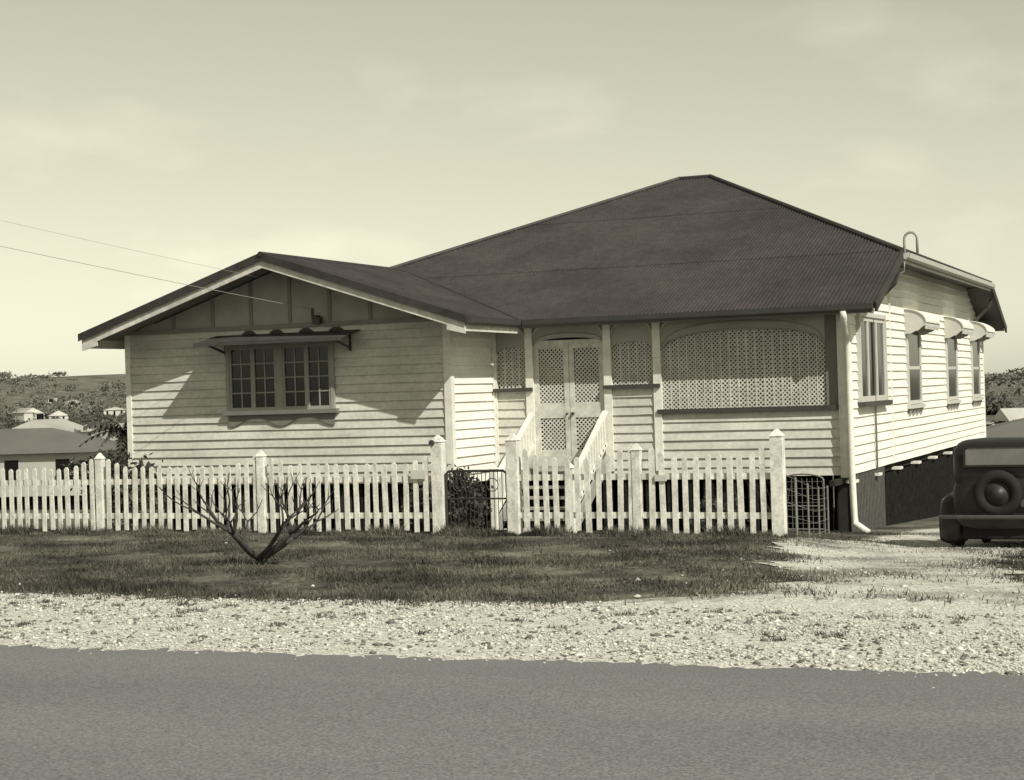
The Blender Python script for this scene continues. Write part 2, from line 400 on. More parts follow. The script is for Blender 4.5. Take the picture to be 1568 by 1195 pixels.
kn=MB(); kn.tube([FF(-11.48,-.005,1.2),FF(-11.48,.05,1.2)],.03,8); kn.tube([FF(-11.6,-.005,1.2),FF(-11.6,.03,1.2)],.02,8); kn.obj('door_knob',M_darktrim,house)

# wing window
ww=MB();wg=MB()
X0,X1,Z0,Z1=-17.72,-15.52,1.44,2.66
bf(wg,WF,X0,X1,.038,.042,Z0,Z1)
for a,b in ((X0-.07,X0),(X1,X1+.07)): bf(ww,WF,a,b,.0,.09,Z0-.02,Z1+.06)
bf(ww,WF,X0,X1,.0,.09,Z1,Z1+.06); bf(ww,WF,X0-.14,X1+.14,.0,.14,Z0-.08,Z0,1)
XM=(X0+X1)/2; bf(ww,WF,XM-.07,XM+.07,.03,.088,Z0,Z1)
for a,b in ((X0,XM-.07),(XM+.07,X1)):
    m=(a+b)/2
    for c,d in ((a,m),(m,b)):
        for e,f in ((c,c+.045),(d-.045,d)): bf(ww,WF,e,f,.043,.075,Z0,Z1)
        bf(ww,WF,c+.045,d-.045,.043,.074,Z0,Z0+.06); bf(ww,WF,c+.045,d-.045,.043,.074,Z1-.05,Z1)
        bf(ww,WF,(c+d)/2-.011,(c+d)/2+.011,.043,.06,Z0+.06,Z1-.05)
        for k in (1,2,3):
            zz=Z0+.06+(Z1-Z0-.11)*k/4; bf(ww,WF,c+.045,d-.045,.043,.062,zz-.011,zz+.011)
n=60
for i in range(n):
    a=X0-.05+(X1-X0+.1)*i/n;b=X0-.05+(X1-X0+.1)*(i+1)/n
    def zb(u):
        q=(u-X0)/(X1-X0)*2%1; return Z0-.15-.15*abs(math.cos(q*math.pi))**3
    ww.hexa([WF(a,.042,zb(a)),WF(b,.042,zb(b)),WF(b,.065,zb(b)),WF(a,.065,zb(a)),WF(a,.042,Z0-.08),WF(b,.042,Z0-.08),WF(b,.065,Z0-.08),WF(a,.065,Z0-.08)],1)
ww.obj('front_window_frame',[M_sash,mat('sill_paint',.17,.6,.1,3)],house); wg.obj('front_window_glass',M_glass,house)
ho=MB()
hx0,hx1=-18.02,-14.88; hp=.82
ho.hexa([WF(hx0,.02,2.88),WF(hx1,.02,2.88),WF(hx1,hp,2.72),WF(hx0,hp,2.72),WF(hx0,.02,2.90),WF(hx1,.02,2.90),WF(hx1,hp,2.74),WF(hx0,hp,2.74)])
bf(ho,WF,hx0,hx1,hp,hp+.025,2.68,2.75)
for x in (hx0+.22,hx1-.22):
    ho.beam(WF(x,.03,2.55),WF(x,hp-.12,2.71),.03,.035); bf(ho,WF,x-.02,x+.02,.042,.065,2.5,2.88)
for x in np.linspace(hx0+.2,hx1-.2,6):
    ho.beam(WF(x,.03,2.86),WF(x,hp-.02,2.70),.04,.03)
for x in (hx0+.75,hx0+1.35,hx1-1.15,hx1-.5):
    ho.hexa([WF(x-.16,.042,2.902),WF(x+.16,.042,2.902),WF(x+.16,.07,2.902),WF(x-.16,.07,2.902),WF(x-.05,.042,2.97),WF(x+.05,.042,2.97),WF(x+.05,.07,2.97),WF(x-.05,.07,2.97)])
ho.obj('front_window_hood',mat('hood_iron',.055,.6,.3,3),house)
# gable
CX=-16.38; EX=4.05; RZ=4.31; SL=.325; EYF=27.7
gb=MB()
zt=lambda x: RZ-.13-SL*abs(x-CX)
gb.poly([(CX-3.3,WY-.012,3.03),(CX+3.3,WY-.012,3.03),(CX+3.3,WY-.012,zt(CX+3.3)),(CX,WY-.012,zt(CX)),(CX-3.3,WY-.012,zt(CX-3.3))])
gb.obj('gable_sheet',M_gable,house)
gt=MB()
for x in (-2.6,-1.7,-.85,0,.85,1.7,2.6):
    x=CX+x
    if zt(x)>3.2: gt.box((x-.035,WY-.035,3.07),(x+.035,WY-.013,zt(x)))
gt.box((WL,WY-.07,2.99),(WX,WY-.013,3.07))
gt.obj('gable_battens',mat('batten_paint',.22,.6,.1,3),house)
ins=MB(); ins.box((-15.82,WY-.2,3.04),(-15.66,WY-.071,3.16)); ins.tube([(-15.74,WY-.3,3.16),(-15.74,WY-.3,3.32)],.03,8); ins.tube([(-15.74,WY-.02,3.18),(-15.74,WY-.32,3.18)],.015,6)
ins.obj('service_insulator',M_darktrim,house)
bb=MB();cap=MB()
for s in (-1,1):
    e=CX+s*EX
    def P(x,y,dz): return (x,y,RZ-SL*abs(x-CX)+dz)
    y0,y1=EYF-.0,EYF+.035
    bb.hexa([P(CX,y0,-.24),P(e,y0,-.24),P(e,y1,-.24),P(CX,y1,-.24),P(CX,y0,-.085),P(e,y0,-.085),P(e,y1,-.085),P(CX,y1,-.085)])
    bb.hexa([P(e-s*.35,y0+.001,-.33),P(e,y0+.001,-.30),P(e,y1,-.30),P(e-s*.35,y1,-.33),P(e-s*.35,y0+.001,-.24),P(e,y0+.001,-.24),P(e,y1,-.24),P(e-s*.35,y1,-.24)])
    cap.hexa([P(CX,y0-.05,-.105),P(e+s*.05,y0-.05,-.105),P(e+s*.05,y1+.02,-.065),P(CX,y1+.02,-.065),P(CX,y0-.05,.04),P(e+s*.05,y0-.05,.04),P(e+s*.05,y1+.02,.035),P(CX,y1+.02,.035)])
    bb.box((min(e,e-s*.03),EYF+.036,2.74),(max(e,e-s*.03),WY+(1.5 if s>0 else 6),2.91))
bb.obj('barge_boards',M_barge,house); cap.obj('barge_capping',M_roof,house)

def roofplane(mb,poly,O,Sd,Td,period=.0762,amp=.012,seg=6,laps=()):
    O=Vector(O);Sd=Vector(Sd);Td=Vector(Td);N=Sd.cross(Td).normalized()
    if N.z<0:N=-N
    smin=min(p[0] for p in poly);smax=max(p[0] for p in poly)
    def trange(s):
        ts=[]
        for i in range(len(poly)):
            a=poly[i];b=poly[(i+1)%len(poly)]
            if abs(a[0]-b[0])<1e-9: continue
            if min(a[0],b[0])-1e-9<=s<=max(a[0],b[0])+1e-9: ts.append(a[1]+(b[1]-a[1])*(s-a[0])/(b[0]-a[0]))
        return (min(ts),max(ts)) if len(ts)>1 else None
    n=int((smax-smin)/period*seg); prev=None
    for i in range(n+1):
        s=smin+1e-4+(smax-smin-2e-4)*i/n; r=trange(s)
        if r is None: prev=None; continue
        w=amp*math.cos(2*math.pi*s/period)
        cur=(s,w,r)
        if prev:
            bounds=[-1e9]+list(laps)+[1e9]
            for k in range(len(bounds)-1):
                q=[]
                for (ss,wv,rr) in (prev,cur):
                    a=max(rr[0],bounds[k]);b=min(rr[1],bounds[k+1]); q.append((ss,wv,a,b))
                if q[0][3]-q[0][2]<=0 and q[1][3]-q[1][2]<=0: continue
                f=lambda ss,t,wv,o: O+Sd*ss+Td*t+N*(wv+o)
                mb.add([f(q[0][0],min(q[0][2],q[0][3]),q[0][1],.007),f(q[1][0],min(q[1][2],q[1][3]),q[1][1],.007),f(q[1][0],q[1][3],q[1][1],.0),f(q[0][0],q[0][3],q[0][1],.0)],[(0,1,2,3)])
        prev=cur
rf=MB();m_=.377
fp=[(-5.64,30.15),(-12.36,30.15),(CX,33.7),(-17.5,33.04),(-11.96,39.7),(-11.2,39.7),(-5.64,33.04)]
z0=3-.377*30.2
roofplane(rf,fp,(0,0,z0),(1,0,0),(0,1,m_),laps=(33.1,36.6))
bp=[(x,79.4-y) for x,y in [(-5.64,30.15),(-17.5,30.15),(-17.5,33.04),(-11.96,39.7),(-11.2,39.7),(-5.64,33.04)]]
roofplane(rf,bp,(0,0,3+.377*49.2),(1,0,0),(0,1,-m_),seg=4)
mr=(6.58-4.07)/5.56
roofplane(rf,[(33.04,-5.62),(46.36,-5.62),(39.7,-11.2)],(0,0,4.07-5.64*mr),(0,1,0),(1,0,-mr))
roofplane(rf,[(33.04,-17.52),(46.36,-17.52),(39.7,-11.96)],(0,0,4.07+17.5*mr),(0,1,0),(1,0,mr),seg=4)
roofplane(rf,[(27.68,CX+EX),(30.2,CX+EX),(33.75,CX),(27.68,CX)],(0,0,RZ+SL*CX),(0,1,0),(1,0,-SL))
roofplane(rf,[(27.68,CX-EX),(38.1,CX-EX),(38.1,-17.4),(33.1,-17.4),(33.75,CX),(27.68,CX)],(0,0,RZ-SL*CX),(0,1,0),(1,0,SL))
rf.obj('corrugated_iron_roof',M_roof,house,recalc=False)
hc=MB()
R1=(-11.2,39.7,6.6);R2=(-11.96,39.7,6.6)
for a,b in ((R1,R2),(R1,(-5.64,33.04,4.09)),(R2,(-17.5,33.04,4.09)),(R1,(-5.64,46.36,4.09)),(R2,(-17.5,46.36,4.09)),((CX,27.65,RZ+.01),(CX,33.75,RZ+.01))):
    d=(Vector(b)-Vector(a)).normalized()
    hc.tube([Vector(a)-d*.02,b],.05,8)
hc.tube([(-12.32,30.15,3.005),(CX,33.75,4.32)],.025,6)
for f in (lambda y:y,lambda y:79.4-y):
    a=(-5.62,f(30.15),2.93);b=(-5.62,f(33.0),4.0)
    hc.beam(a,b,.04,.18)
hc.obj('ridge_and_hip_capping',M_roof,house)
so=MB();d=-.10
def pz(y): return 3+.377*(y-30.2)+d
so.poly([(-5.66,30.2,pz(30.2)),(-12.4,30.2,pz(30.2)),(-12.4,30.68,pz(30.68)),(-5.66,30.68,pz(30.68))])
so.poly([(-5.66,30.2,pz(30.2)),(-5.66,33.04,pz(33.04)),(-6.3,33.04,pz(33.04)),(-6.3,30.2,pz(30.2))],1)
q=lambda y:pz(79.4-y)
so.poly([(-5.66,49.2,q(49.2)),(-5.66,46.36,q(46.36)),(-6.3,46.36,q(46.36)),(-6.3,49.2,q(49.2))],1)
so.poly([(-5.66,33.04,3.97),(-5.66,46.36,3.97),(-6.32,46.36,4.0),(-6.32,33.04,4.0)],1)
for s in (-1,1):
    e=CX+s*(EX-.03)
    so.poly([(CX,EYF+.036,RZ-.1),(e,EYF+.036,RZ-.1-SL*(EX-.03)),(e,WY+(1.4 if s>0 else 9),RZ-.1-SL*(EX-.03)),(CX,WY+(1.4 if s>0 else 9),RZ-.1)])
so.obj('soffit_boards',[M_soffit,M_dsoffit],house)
rb=MB()
for y in (46.9,33.0):
    rb.tube([(-6.26,y,3.0),(-6.08,y,3.2),(-5.78,y,3.48),(-5.7,y,3.72)],.05,6)
rb.obj('eave_braces',M_darktrim,house)
def gutter(mb,p,q,outn):
    p=Vector(p);q=Vector(q);o=Vector(outn);pr=[(-.0,-.0),(.0,-.11),(.06,-.13),(.11,-.09),(.125,-.0),(.105,-.0),(.02,-.02)]
    rings=[[P+o*a+Vector((0,0,b)) for a,b in pr] for P in (p,q)]
    mb.loft(rings)
gu=MB()
gutter(gu,(-12.2,30.14,2.985),(-5.66,30.14,2.985),(0,-1,0))
gutter(gu,(CX+EX-.0,27.7,2.98),(CX+EX-.0,30.13,2.98),(1,0,0))
gu.obj('front_gutter',M_gutter,house)
gu=MB()
gutter(gu,(-5.64,33.1,4.05),(-5.64,46.3,4.05),(1,0,0))
gu.beam((-5.66,33.08,3.94),(-5.66,46.32,3.94),.03,.13)
gu.obj('side_gutter_and_fascia',M_trim,house)
fb=MB(); fb.box((-12.3,30.16,2.83),(-5.66,30.19,2.95)); fb.obj('front_fascia',M_soffit,house)
dp=MB()
dp.tube([(-6.17,30.08,2.88),(-6.17,30.1,2.78),(-6.19,30.48,2.5),(-6.19,30.50,2.2),(-6.19,30.50,.0),(-6.17,30.48,-.7),(-6.14,30.44,-.86),(-5.9,30.3,-1.0)],.06,10)
dp.obj('downpipe',M_white,house,smooth=True)
vp=MB(); vp.box((-6.36,30.60,-.06),(-6.24,30.647,2.86)); vp.obj('corner_post',M_white,house)

sw=MB();sg=MB()
a0,a1,zb0,zt0=31.75,34.25,1.26,2.84
bf(sg,RS,a0,a1,.038,.044,zb0,zt0)
for a,b in ((a0-.08,a0),(a1,a1+.08)): bf(sw,RS,a,b,0,.10,zb0-.02,zt0+.08)
bf(sw,RS,a0,a1,0,.10,zt0,zt0+.08); bf(sw,RS,a0-.14,a1+.14,0,.17,zb0-.09,zb0-.0,1)
for k in range(3):
    c=a0+(a1-a0)*k/3;d_=a0+(a1-a0)*(k+1)/3
    for e,f in ((c,c+.055),(d_-.055,d_)): bf(sw,RS,e,f,.045,.070,zb0,zt0)
    bf(sw,RS,c+.055,d_-.055,.045,.069,zb0,zb0+.1); bf(sw,RS,c+.055,d_-.055,.045,.069,zt0-.08,zt0)
hoods=MB();corb=MB()
for y0 in (37.0,42.5,46.9):
    y1=y0+1.5 if y0<46 else y0+1.35
    bf(sg,RS,y0,y1,.040,.046,1.12,2.68)
    for a,b in ((y0-.09,y0),(y1,y1+.09)): bf(sw,RS,a,b,0,.075,1.05,2.75)
    bf(sw,RS,y0,y1,0,.075,2.68,2.75); bf(sw,RS,y0-.13,y1+.13,0,.13,1.03,1.11)
    bf(sw,RS,y0,y1,.047,.065,1.86,1.93)
    for a,b in ((y0,y0+.05),(y1-.05,y1)): bf(sw,RS,a,b,.047,.065,1.12,2.68)
    bf(sw,RS,y0,y1,.047,.066,1.12,1.2)
    for yy in np.linspace(y0+.06,y1-.06,4):
        corb.hexa([RS(yy-.05,.02,.86),RS(yy+.05,.02,.86),RS(yy+.05,.06,.88),RS(yy-.05,.06,.88),RS(yy-.06,.02,1.03),RS(yy+.06,.02,1.03),RS(yy+.06,.11,1.03),RS(yy-.06,.11,1.03)])
    ya,yb=y0-.20,y1+.20; o1=.48; NA=12
    prof=[(.02+(o1-.02)*math.sin(math.pi/2*i/NA),2.84+.28*math.cos(math.pi/2*i/NA)) for i in range(NA+1)]
    for (p,zp),(q_,zq) in zip(prof[:-1],prof[1:]):
        hoods.hexa([RS(ya,p,zp),RS(yb,p,zp),RS(yb,q_,zq),RS(ya,q_,zq),RS(ya,p,zp+.018),RS(yb,p,zp+.018),RS(yb,q_,zq+.018),RS(ya,q_,zq+.018)],1)
        for yy in (ya+.03,yb-.05):
            bot=lambda o:2.58+.20*(o/o1)**2+.03*abs(math.sin(o/o1*math.pi*3))
            hoods.hexa([RS(yy,p,bot(p)),RS(yy+.02,p,bot(p)),RS(yy+.02,q_,bot(q_)),RS(yy,q_,bot(q_)),RS(yy,p,zp-.001),RS(yy+.02,p,zp-.001),RS(yy+.02,q_,max(zq-.001,bot(q_))),RS(yy,q_,max(zq-.001,bot(q_)))])
    bf(hoods,RS,ya+.051,yb-.051,o1-.04,o1-.02,2.76,2.88)
    for k in range(9):
        a=ya+.12+(yb-ya-.24)*k/8; hoods.tube([RS(a,o1-.03,2.76),RS(a,o1-.03,2.70)],.022,6)
sw.obj('side_window_frames',[M_trim,M_darktrim],house); sg.obj('side_window_glass',M_glass,house); hoods.obj('side_window_hoods',[M_trim,M_white],house); corb.obj('side_sill_corbels',M_sash,house)
vpipe=MB(); pts=[(-5.6,33.15,3.9),(-5.6,33.15,4.25)]
for i in range(9):
    a=math.pi*i/8; pts.append((-5.6+.12-.12*math.cos(a),33.15,4.30+.13*math.sin(a)))
pts.append((-5.36,33.15,4.0))
vpipe.tube(pts,.026,8)
vpipe.tube([(-5.6,33.15,3.95),(-5.62,33.15,3.7),(-6.24,33.15,3.5),(-6.24,33.15,-.3)],.02,8)
vpipe.obj('vent_pipe',M_sash,house,smooth=True)

st=MB();capm=MB()
for y in np.arange(31.0,49.4,2.28):
    for x in (-6.42,-8.9,-11.4,-13.9,-16.4):
        st.box((x-.11,y-.11,h(x,y)-.2),(x+.11,y+.11,-.18))
        if x==-6.42 and y<48: st.beam((x,y-1.1,-.12),(x,y+1.1,-.12),.09,.1)
        if x==-6.42: capm.box((x-.16,y-.16,-.17),(x+.22,y+.16,-.12))
for y in (28.95,31):
    for x in (-19.9,-17.6,-15.4,-13.3): st.box((x-.11,y-.11,h(x,y)-.2),(x+.11,y+.11,-.1))
for x in (-12.4,-10.6,-8.6): st.box((x-.1,30.85,h(x,30.9)-.2),(x+.1,31.05,-.1))
st.obj('stumps',M_stump,house); capm.obj('ant_caps',M_white,house)
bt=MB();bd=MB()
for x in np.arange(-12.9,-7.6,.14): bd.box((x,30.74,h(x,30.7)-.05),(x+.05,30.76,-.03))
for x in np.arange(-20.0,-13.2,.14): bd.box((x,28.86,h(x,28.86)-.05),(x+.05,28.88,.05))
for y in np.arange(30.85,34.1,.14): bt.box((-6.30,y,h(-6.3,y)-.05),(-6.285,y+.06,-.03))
for y in np.arange(34.1,49.2,.13): bd.box((-6.30,y,h(-6.3,y)-.05),(-6.285,y+.065,-.18))  # added side battens, their dark colour standing in for underfloor shade
bt.obj('underfloor_battens',M_timber,house); bd.obj('underfloor_shade_battens',M_dbat,house)
bk=MB(); bk.box((-16.9,35.5,-2.2),(-9,35.55,-.05)); bk.box((-6.75,31.6,-2.6),(-6.70,49.2,-.03)); bk.box((-19.9,29.6,-2),(-13,29.65,0)); bk.box((-13,31.5,-2),(-6.76,31.55,-.03)); bk.obj('underfloor_shade_sheets',M_dark,house)  # near-black sheets placed to stand in for shade between the stumps

stp=MB();sr=MB()
nst=7;ys0=30.62;yb_=28.66;zb_=h(-11.5,28.6)
for i in range(nst):
    t=(i+.5)/nst; y=ys0+(yb_-ys0)*t; z=.40+(zb_-.40)*(i+1)/(nst+.6)
    stp.box((-12.22,y-.15,z-.04),(-10.86,y+.15,z))
for x in (-12.28,-10.80):
    stp.beam((x,30.66,.30),(x,28.55,zb_+.02),.05,.24)
    sr.beam((x,30.6,1.22),(x,28.75,zb_+1.02),.10,.05); sr.beam((x,30.6,.62),(x,28.75,zb_+.42),.04,.08)
    sr.box((x-.06,28.6,zb_-.1),(x+.06,28.72,zb_+1.2)); sr.hexa([(x-.075,28.585,zb_+1.2),(x+.075,28.585,zb_+1.2),(x+.075,28.735,zb_+1.2),(x-.075,28.735,zb_+1.2)]+[(x,28.66,zb_+1.3)]*4)
    for i in range(13):
        t=(i+.7)/13.2; y=30.6+(28.75-30.6)*t; z=.62+(zb_+.42-.62)*t
        sr.box((x-.02,y-.025,z),(x+.02,y+.025,z+.58))
stp.obj('front_stairs',M_sash,house); sr.obj('stair_handrails',M_white,house)

# ------------------------------------------------------------------ fence
fence=empty('picket_fence')
pk=MB();FY=21.7
posts=[-24.6,-21.6,-18.6,-15.74,-12.94,-10.12,-9.0,-7.24,-5.35]
def topfn(x):
    d=min(abs(x-p) for p in posts)
    return 1.0+ .20*max(0,1-d/.5)**1.2
gate=(-10.05,-9.08)
x=-24.5
while x<-5.42:
    if not(gate[0]-.12<x<gate[1]+.12) and min(abs(x-p) for p in posts)>.085:
        g=h(x,FY); w=.036+random.uniform(-.003,.003); tp=topfn(x)+random.uniform(-.016,.016); ln=random.uniform(-.018,.018); yy=random.uniform(-.008,.006)
        if x>-9: tp+=.04
        z0_=g+random.uniform(.03,.08); z1_=g+tp
        pts=[(-w,z0_),(w,z0_),(w+ln,z1_-.03),(w*.35+ln,z1_),(-w*.35+ln,z1_),(-w+ln,z1_-.03)]
        pk.loft([[(x+a,FY-.04+yy,b) for a,b in pts],[(x+a,FY-.02+yy,b) for a,b in pts]])
    x+=.150+random.uniform(-.009,.009)
pk.obj('pickets',M_fence,fence)
ra=MB()
for i in range(len(posts)-1):
    a,b=posts[i],posts[i+1]
    if a==-10.12: continue
    for zr in (.27,.78):
        ra.beam((a+.06,FY+.012,h(a,FY)+zr),(b-.06,FY+.012,h(b,FY)+zr),.05,.08)
ra.obj('fence_rails',M_fence,fence)
po=MB()
for p in posts:
    g=h(p,FY); big=p in(-10.12,-9.0,-5.35); hh_=1.38 if big else 1.22; w=.08 if big else .055
    po.box((p-w,FY-w,g-.2),(p+w,FY+w,g+hh_-.09))
    c=w+.010
    po.hexa([(p-c,FY-c,g+hh_-.09),(p+c,FY-c,g+hh_-.09),(p+c,FY+c,g+hh_-.09),(p-c,FY+c,g+hh_-.09)]+[(p-w*.2,FY-w*.2,g+hh_),(p+w*.2,FY-w*.2,g+hh_),(p+w*.2,FY+w*.2,g+hh_),(p-w*.2,FY+w*.2,g+hh_)])
po.obj('fence_posts',M_fence,fence)
lb=MB()
lb.box((-10.52,FY-.075,h(-10.5,FY)+.78),(-10.3,FY-.052,h(-10.5,FY)+.90)); lb.box((-6.98,FY-.075,h(-7,FY)+.72),(-6.82,FY-.052,h(-7,FY)+.80)); lb.obj('letter_flap',M_trim,fence)
kb=MB(); kb.tube([(-10.17,FY-.085,h(-10.1,FY)+1.28),(-10.17,FY-.12,h(-10.1,FY)+1.28)],.04,10); kb.obj('house_number_disc',M_darktrim,fence)

gt_=MB(); g=h(-9.5,FY)
gx0,gx1=gate[0]+.03,gate[1]-.03
gt_.tube([(gx0,FY,g+.06),(gx0,FY,g+.84),(gx0+.05,FY,g+.88),(gx1-.05,FY,g+.88),(gx1,FY,g+.84),(gx1,FY,g+.06),(gx0,FY,g+.06)],.018,8)
gt_.tube([(gx0,FY,g+.5),(gx1,FY,g+.5)],.012,6)
for x in np.arange(gx0+.06,gx1,.06): gt_.tube([(x,FY,g+.06),(x,FY,g+.88)],.0055,5)
for k in range(3):
    c=gx0+.2+k*.25; gt_.tube([(c+.09*math.cos(a),FY-.01,g+.69+.09*math.sin(a)) for a in np.linspace(0,6.28,13)],.007,5)
gt_.obj('garden_gate',M_wire)
sf=MB(); GY=29.5; A=(-7.22,GY);B=(-6.48,GY); g=h(A[0],GY)
sf.tube([(A[0],GY,g),(A[0],GY,g+.95)]+[((A[0]+B[0])/2+(A[0]-B[0])/2*math.cos(a),GY,g+.95+.10*math.sin(a)) for a in np.linspace(.3,math.pi-.3,7)]+[(B[0],GY,g+.95),(B[0],GY,g)],.014,6); sf.tube([(A[0],GY,g+.1),(B[0],GY,g+.1)],.012,6); sf.tube([(A[0],GY,g+.5),(B[0],GY,g+.5)],.010,6)
for x in np.arange(A[0]+.09,B[0],.09): sf.tube([(x,GY,g+.1),(x,GY,g+.98)],.005,5)
for z in np.arange(g+.2,g+.95,.12): sf.tube([(A[0],GY,z),(B[0],GY,z)],.0035,5)
sf.obj('side_wire_gate',M_wiregate)
sm=MB()
pA=Vector((-5.35,21.85,0));pB=Vector((-6.42,29.5,0))
for k in range(5):
    p=pA.lerp(pB,k/4); g=h(p.x,p.y); sm.tube([(p.x,p.y,g-.1),(p.x,p.y,g+.85)],.018,6)
for zz in (.1,.28,.46,.64,.82):
    sm.tube([(pA.lerp(pB,k/8).x,pA.lerp(pB,k/8).y,h(pA.lerp(pB,k/8).x,pA.lerp(pB,k/8).y)+zz) for k in range(9)],.004,4)
sm.obj('wire_side_fence',M_wiregate)

# ------------------------------------------------------------------ bare shrubs
def bare(name,loc,height,spread,seed,r0=.045,depth=5,nst=6,m=M_bark,blunt=.4,trunk=0,up=.2):
    r=random.Random(seed); mb=MB(); base=Vector((loc[0],loc[1],h(*loc)-.05))
    def grow(p,d,L,rad,dep):
        n=5;pts=[p];rs=[rad];q=Vector(p);dd=Vector(d)
        for i in range(n):
            dd=(dd+Vector((r.uniform(-.22,.22),r.uniform(-.22,.22),r.uniform(-.02,up)))).normalized()
            q=q+dd*L/n; pts.append(Vector(q)); rs.append(rad*(1-(1-blunt**.45)*(i+1)/n))
        mb.tube(pts,rs,7)
        if dep>0:
            k=r.choice((2,2,3)); a0=r.uniform(0,6.28)
            for j in range(k):
                a=a0+j*6.28/k+r.uniform(-.4,.4)
                s=Vector((math.cos(a),math.sin(a),0))*r.uniform(.5,.9)
                grow(pts[-1],(dd+s).normalized(),L*r.uniform(.5,.85),rs[-1]*.84,dep-1)
    if trunk>0:
        mb.tube([base,base+Vector((.02,.0,trunk*.6)),base+Vector((-.01,0,trunk+.06))],[r0*2.0,r0*1.6,r0*1.25],9)
    for i in range(nst):
        a=6.28*i/nst+r.uniform(-.3,.3)
        d=Vector((math.cos(a)*spread,math.sin(a)*spread*.8,1)).normalized()
        grow(base+Vector((0,0,trunk)),d,height*.36*r.uniform(.8,1.15),r0*r.uniform(.75,1.1),depth)
    return mb.obj(name,m,None,smooth=True)
bare('bare_frangipani_shrub',(-9.95,16.6),1.32,2.6,33,r0=.042,depth=3,nst=6,blunt=.34,trunk=.12,up=.16)
bare('bare_garden_shrub',(-7.15,28.9),1.35,.35,5,r0=.02,depth=4,nst=3,blunt=.25)

def leafy(name,loc,rx,ry,hz,nleaf,ls,seed,m=M_leaf,z0=None):
    r=np.random.default_rng(seed); base=h(*loc) if z0 is None else z0
    nc=14; C=np.stack([r.uniform(-rx,rx,nc)*.75,r.uniform(-ry,ry,nc)*.75,r.uniform(.25,.9,nc)*hz],1)
    k=r.integers(0,nc,nleaf); P=C[k]+r.normal(0,1,(nleaf,3))*np.array([rx,ry,hz*.5])*.22
    P[:,2]=np.clip(P[:,2],.02,None)
    a=r.normal(0,1,(nleaf,3));a/=np.linalg.norm(a,axis=1,keepdims=True)
    b=np.cross(a,r.normal(0,1,(nleaf,3)));b/=np.linalg.norm(b,axis=1,keepdims=True)
    s=ls*r.uniform(.6,1.4,(nleaf,1)); O=np.array([loc[0],loc[1],base])
    V=np.stack([P-a*s,P+b*s*.45,P+a*s,P-b*s*.45],1)+O
    o=npmesh(name,V.reshape(-1,3),np.arange(nleaf*4).reshape(-1,4),m)
    mb=MB()
    for i in range(9):
        c=C[i]; mb.tube([(O[0],O[1],O[2]-.05),(O[0]+c[0]*.5,O[1]+c[1]*.5,O[2]+c[2]*.6),(O[0]+c[0],O[1]+c[1],O[2]+c[2])],[.02,.014,.006],5)
    mb.obj('stems',M_bark,o); return o
leafy('garden_shrub',(-12.4,27.6),.55,.45,1.15,2600,.05,3)
leafy('garden_shrub.001',(-18.9,26.6),.65,.5,1.5,2600,.06,4)
leafy('garden_shrub.002',(-13.3,27.9),.4,.3,.9,1500,.04,6)
leafy('garden_shrub.003',(-17.4,25.2),.3,.3,.75,900,.045,8)
leafy('garden_shrub.004',(-8.1,28.6),.35,.3,.7,1000,.04,12)
pm=MB(); px_,py_=-31.8,45.0; g=h(px_,py_); top=Vector((px_+.1,py_,g+2.5))
pm.tube([(px_,py_,g-.1),(px_+.03,py_,g+1.2),top],[.16,.12,.09],8,1)
rp=random.Random(2)
for i in range(22):
    a=i*2.4; el=rp.uniform(-.2,1.2); L_n=rp.uniform(1.0,1.45); prev=None
    for k in range(9):
        t=k/8; r_=L_n*t; p=top+Vector((math.cos(a)*r_*math.cos(el*(1-t*.6)),math.sin(a)*r_*math.cos(el*(1-t*.6)),math.sin(el)*r_-.75*t*t*L_n*.8))
        if prev is not None:
            sdv_=Vector((-math.sin(a),math.cos(a),0))
            for s in (-1,1):
                q2=prev+sdv_*s*.28*(1-t*.7)+Vector((math.cos(a)*.15,math.sin(a)*.15,-.16))
                pm.add([prev,p,q2],[(0,1,2)],0)
            pm.tube([prev,p],.012,4,0)
        prev=p
pm.obj('palm_tree',[M_leaf,M_bark],None,recalc=False)

# ------------------------------------------------------------------ wires & pole
up=empty('utility_pole'); pb=MB(); px,py=-25.6,17.4; g=h(px,py)
pb.tube([(px,py,g-.5),(px,py,7.6)],[.15,.11],12); pb.beam((px-1,py,6.6),(px+1,py,6.6),.1,.12)
for k in (-.9,-.4,.4,.9): pb.tube([(px+k,py,6.66),(px+k,py,6.82)],.035,8)
pb.obj('pole_shaft',M_timber,up)
M_w2=mat('aerial_wire',.25,.6,.1,3)
def wire(name,a,b,sag,r=.009):
    mb=MB();pts=[]
    for i in range(25):
        t=i/24; p=Vector(a).lerp(Vector(b),t); p.z-=sag*4*t*(1-t); pts.append(p)
    mb.tube(pts,r,5); mb.obj(name,M_w2)
wire('service_wire',(-15.74,28.4,3.3),(-25.3,17.4,6.45),.10,.005)
wire('service_wire.001',(-16.5,27.9,3.9),(-25.6,17.4,7.1),.10,.003)

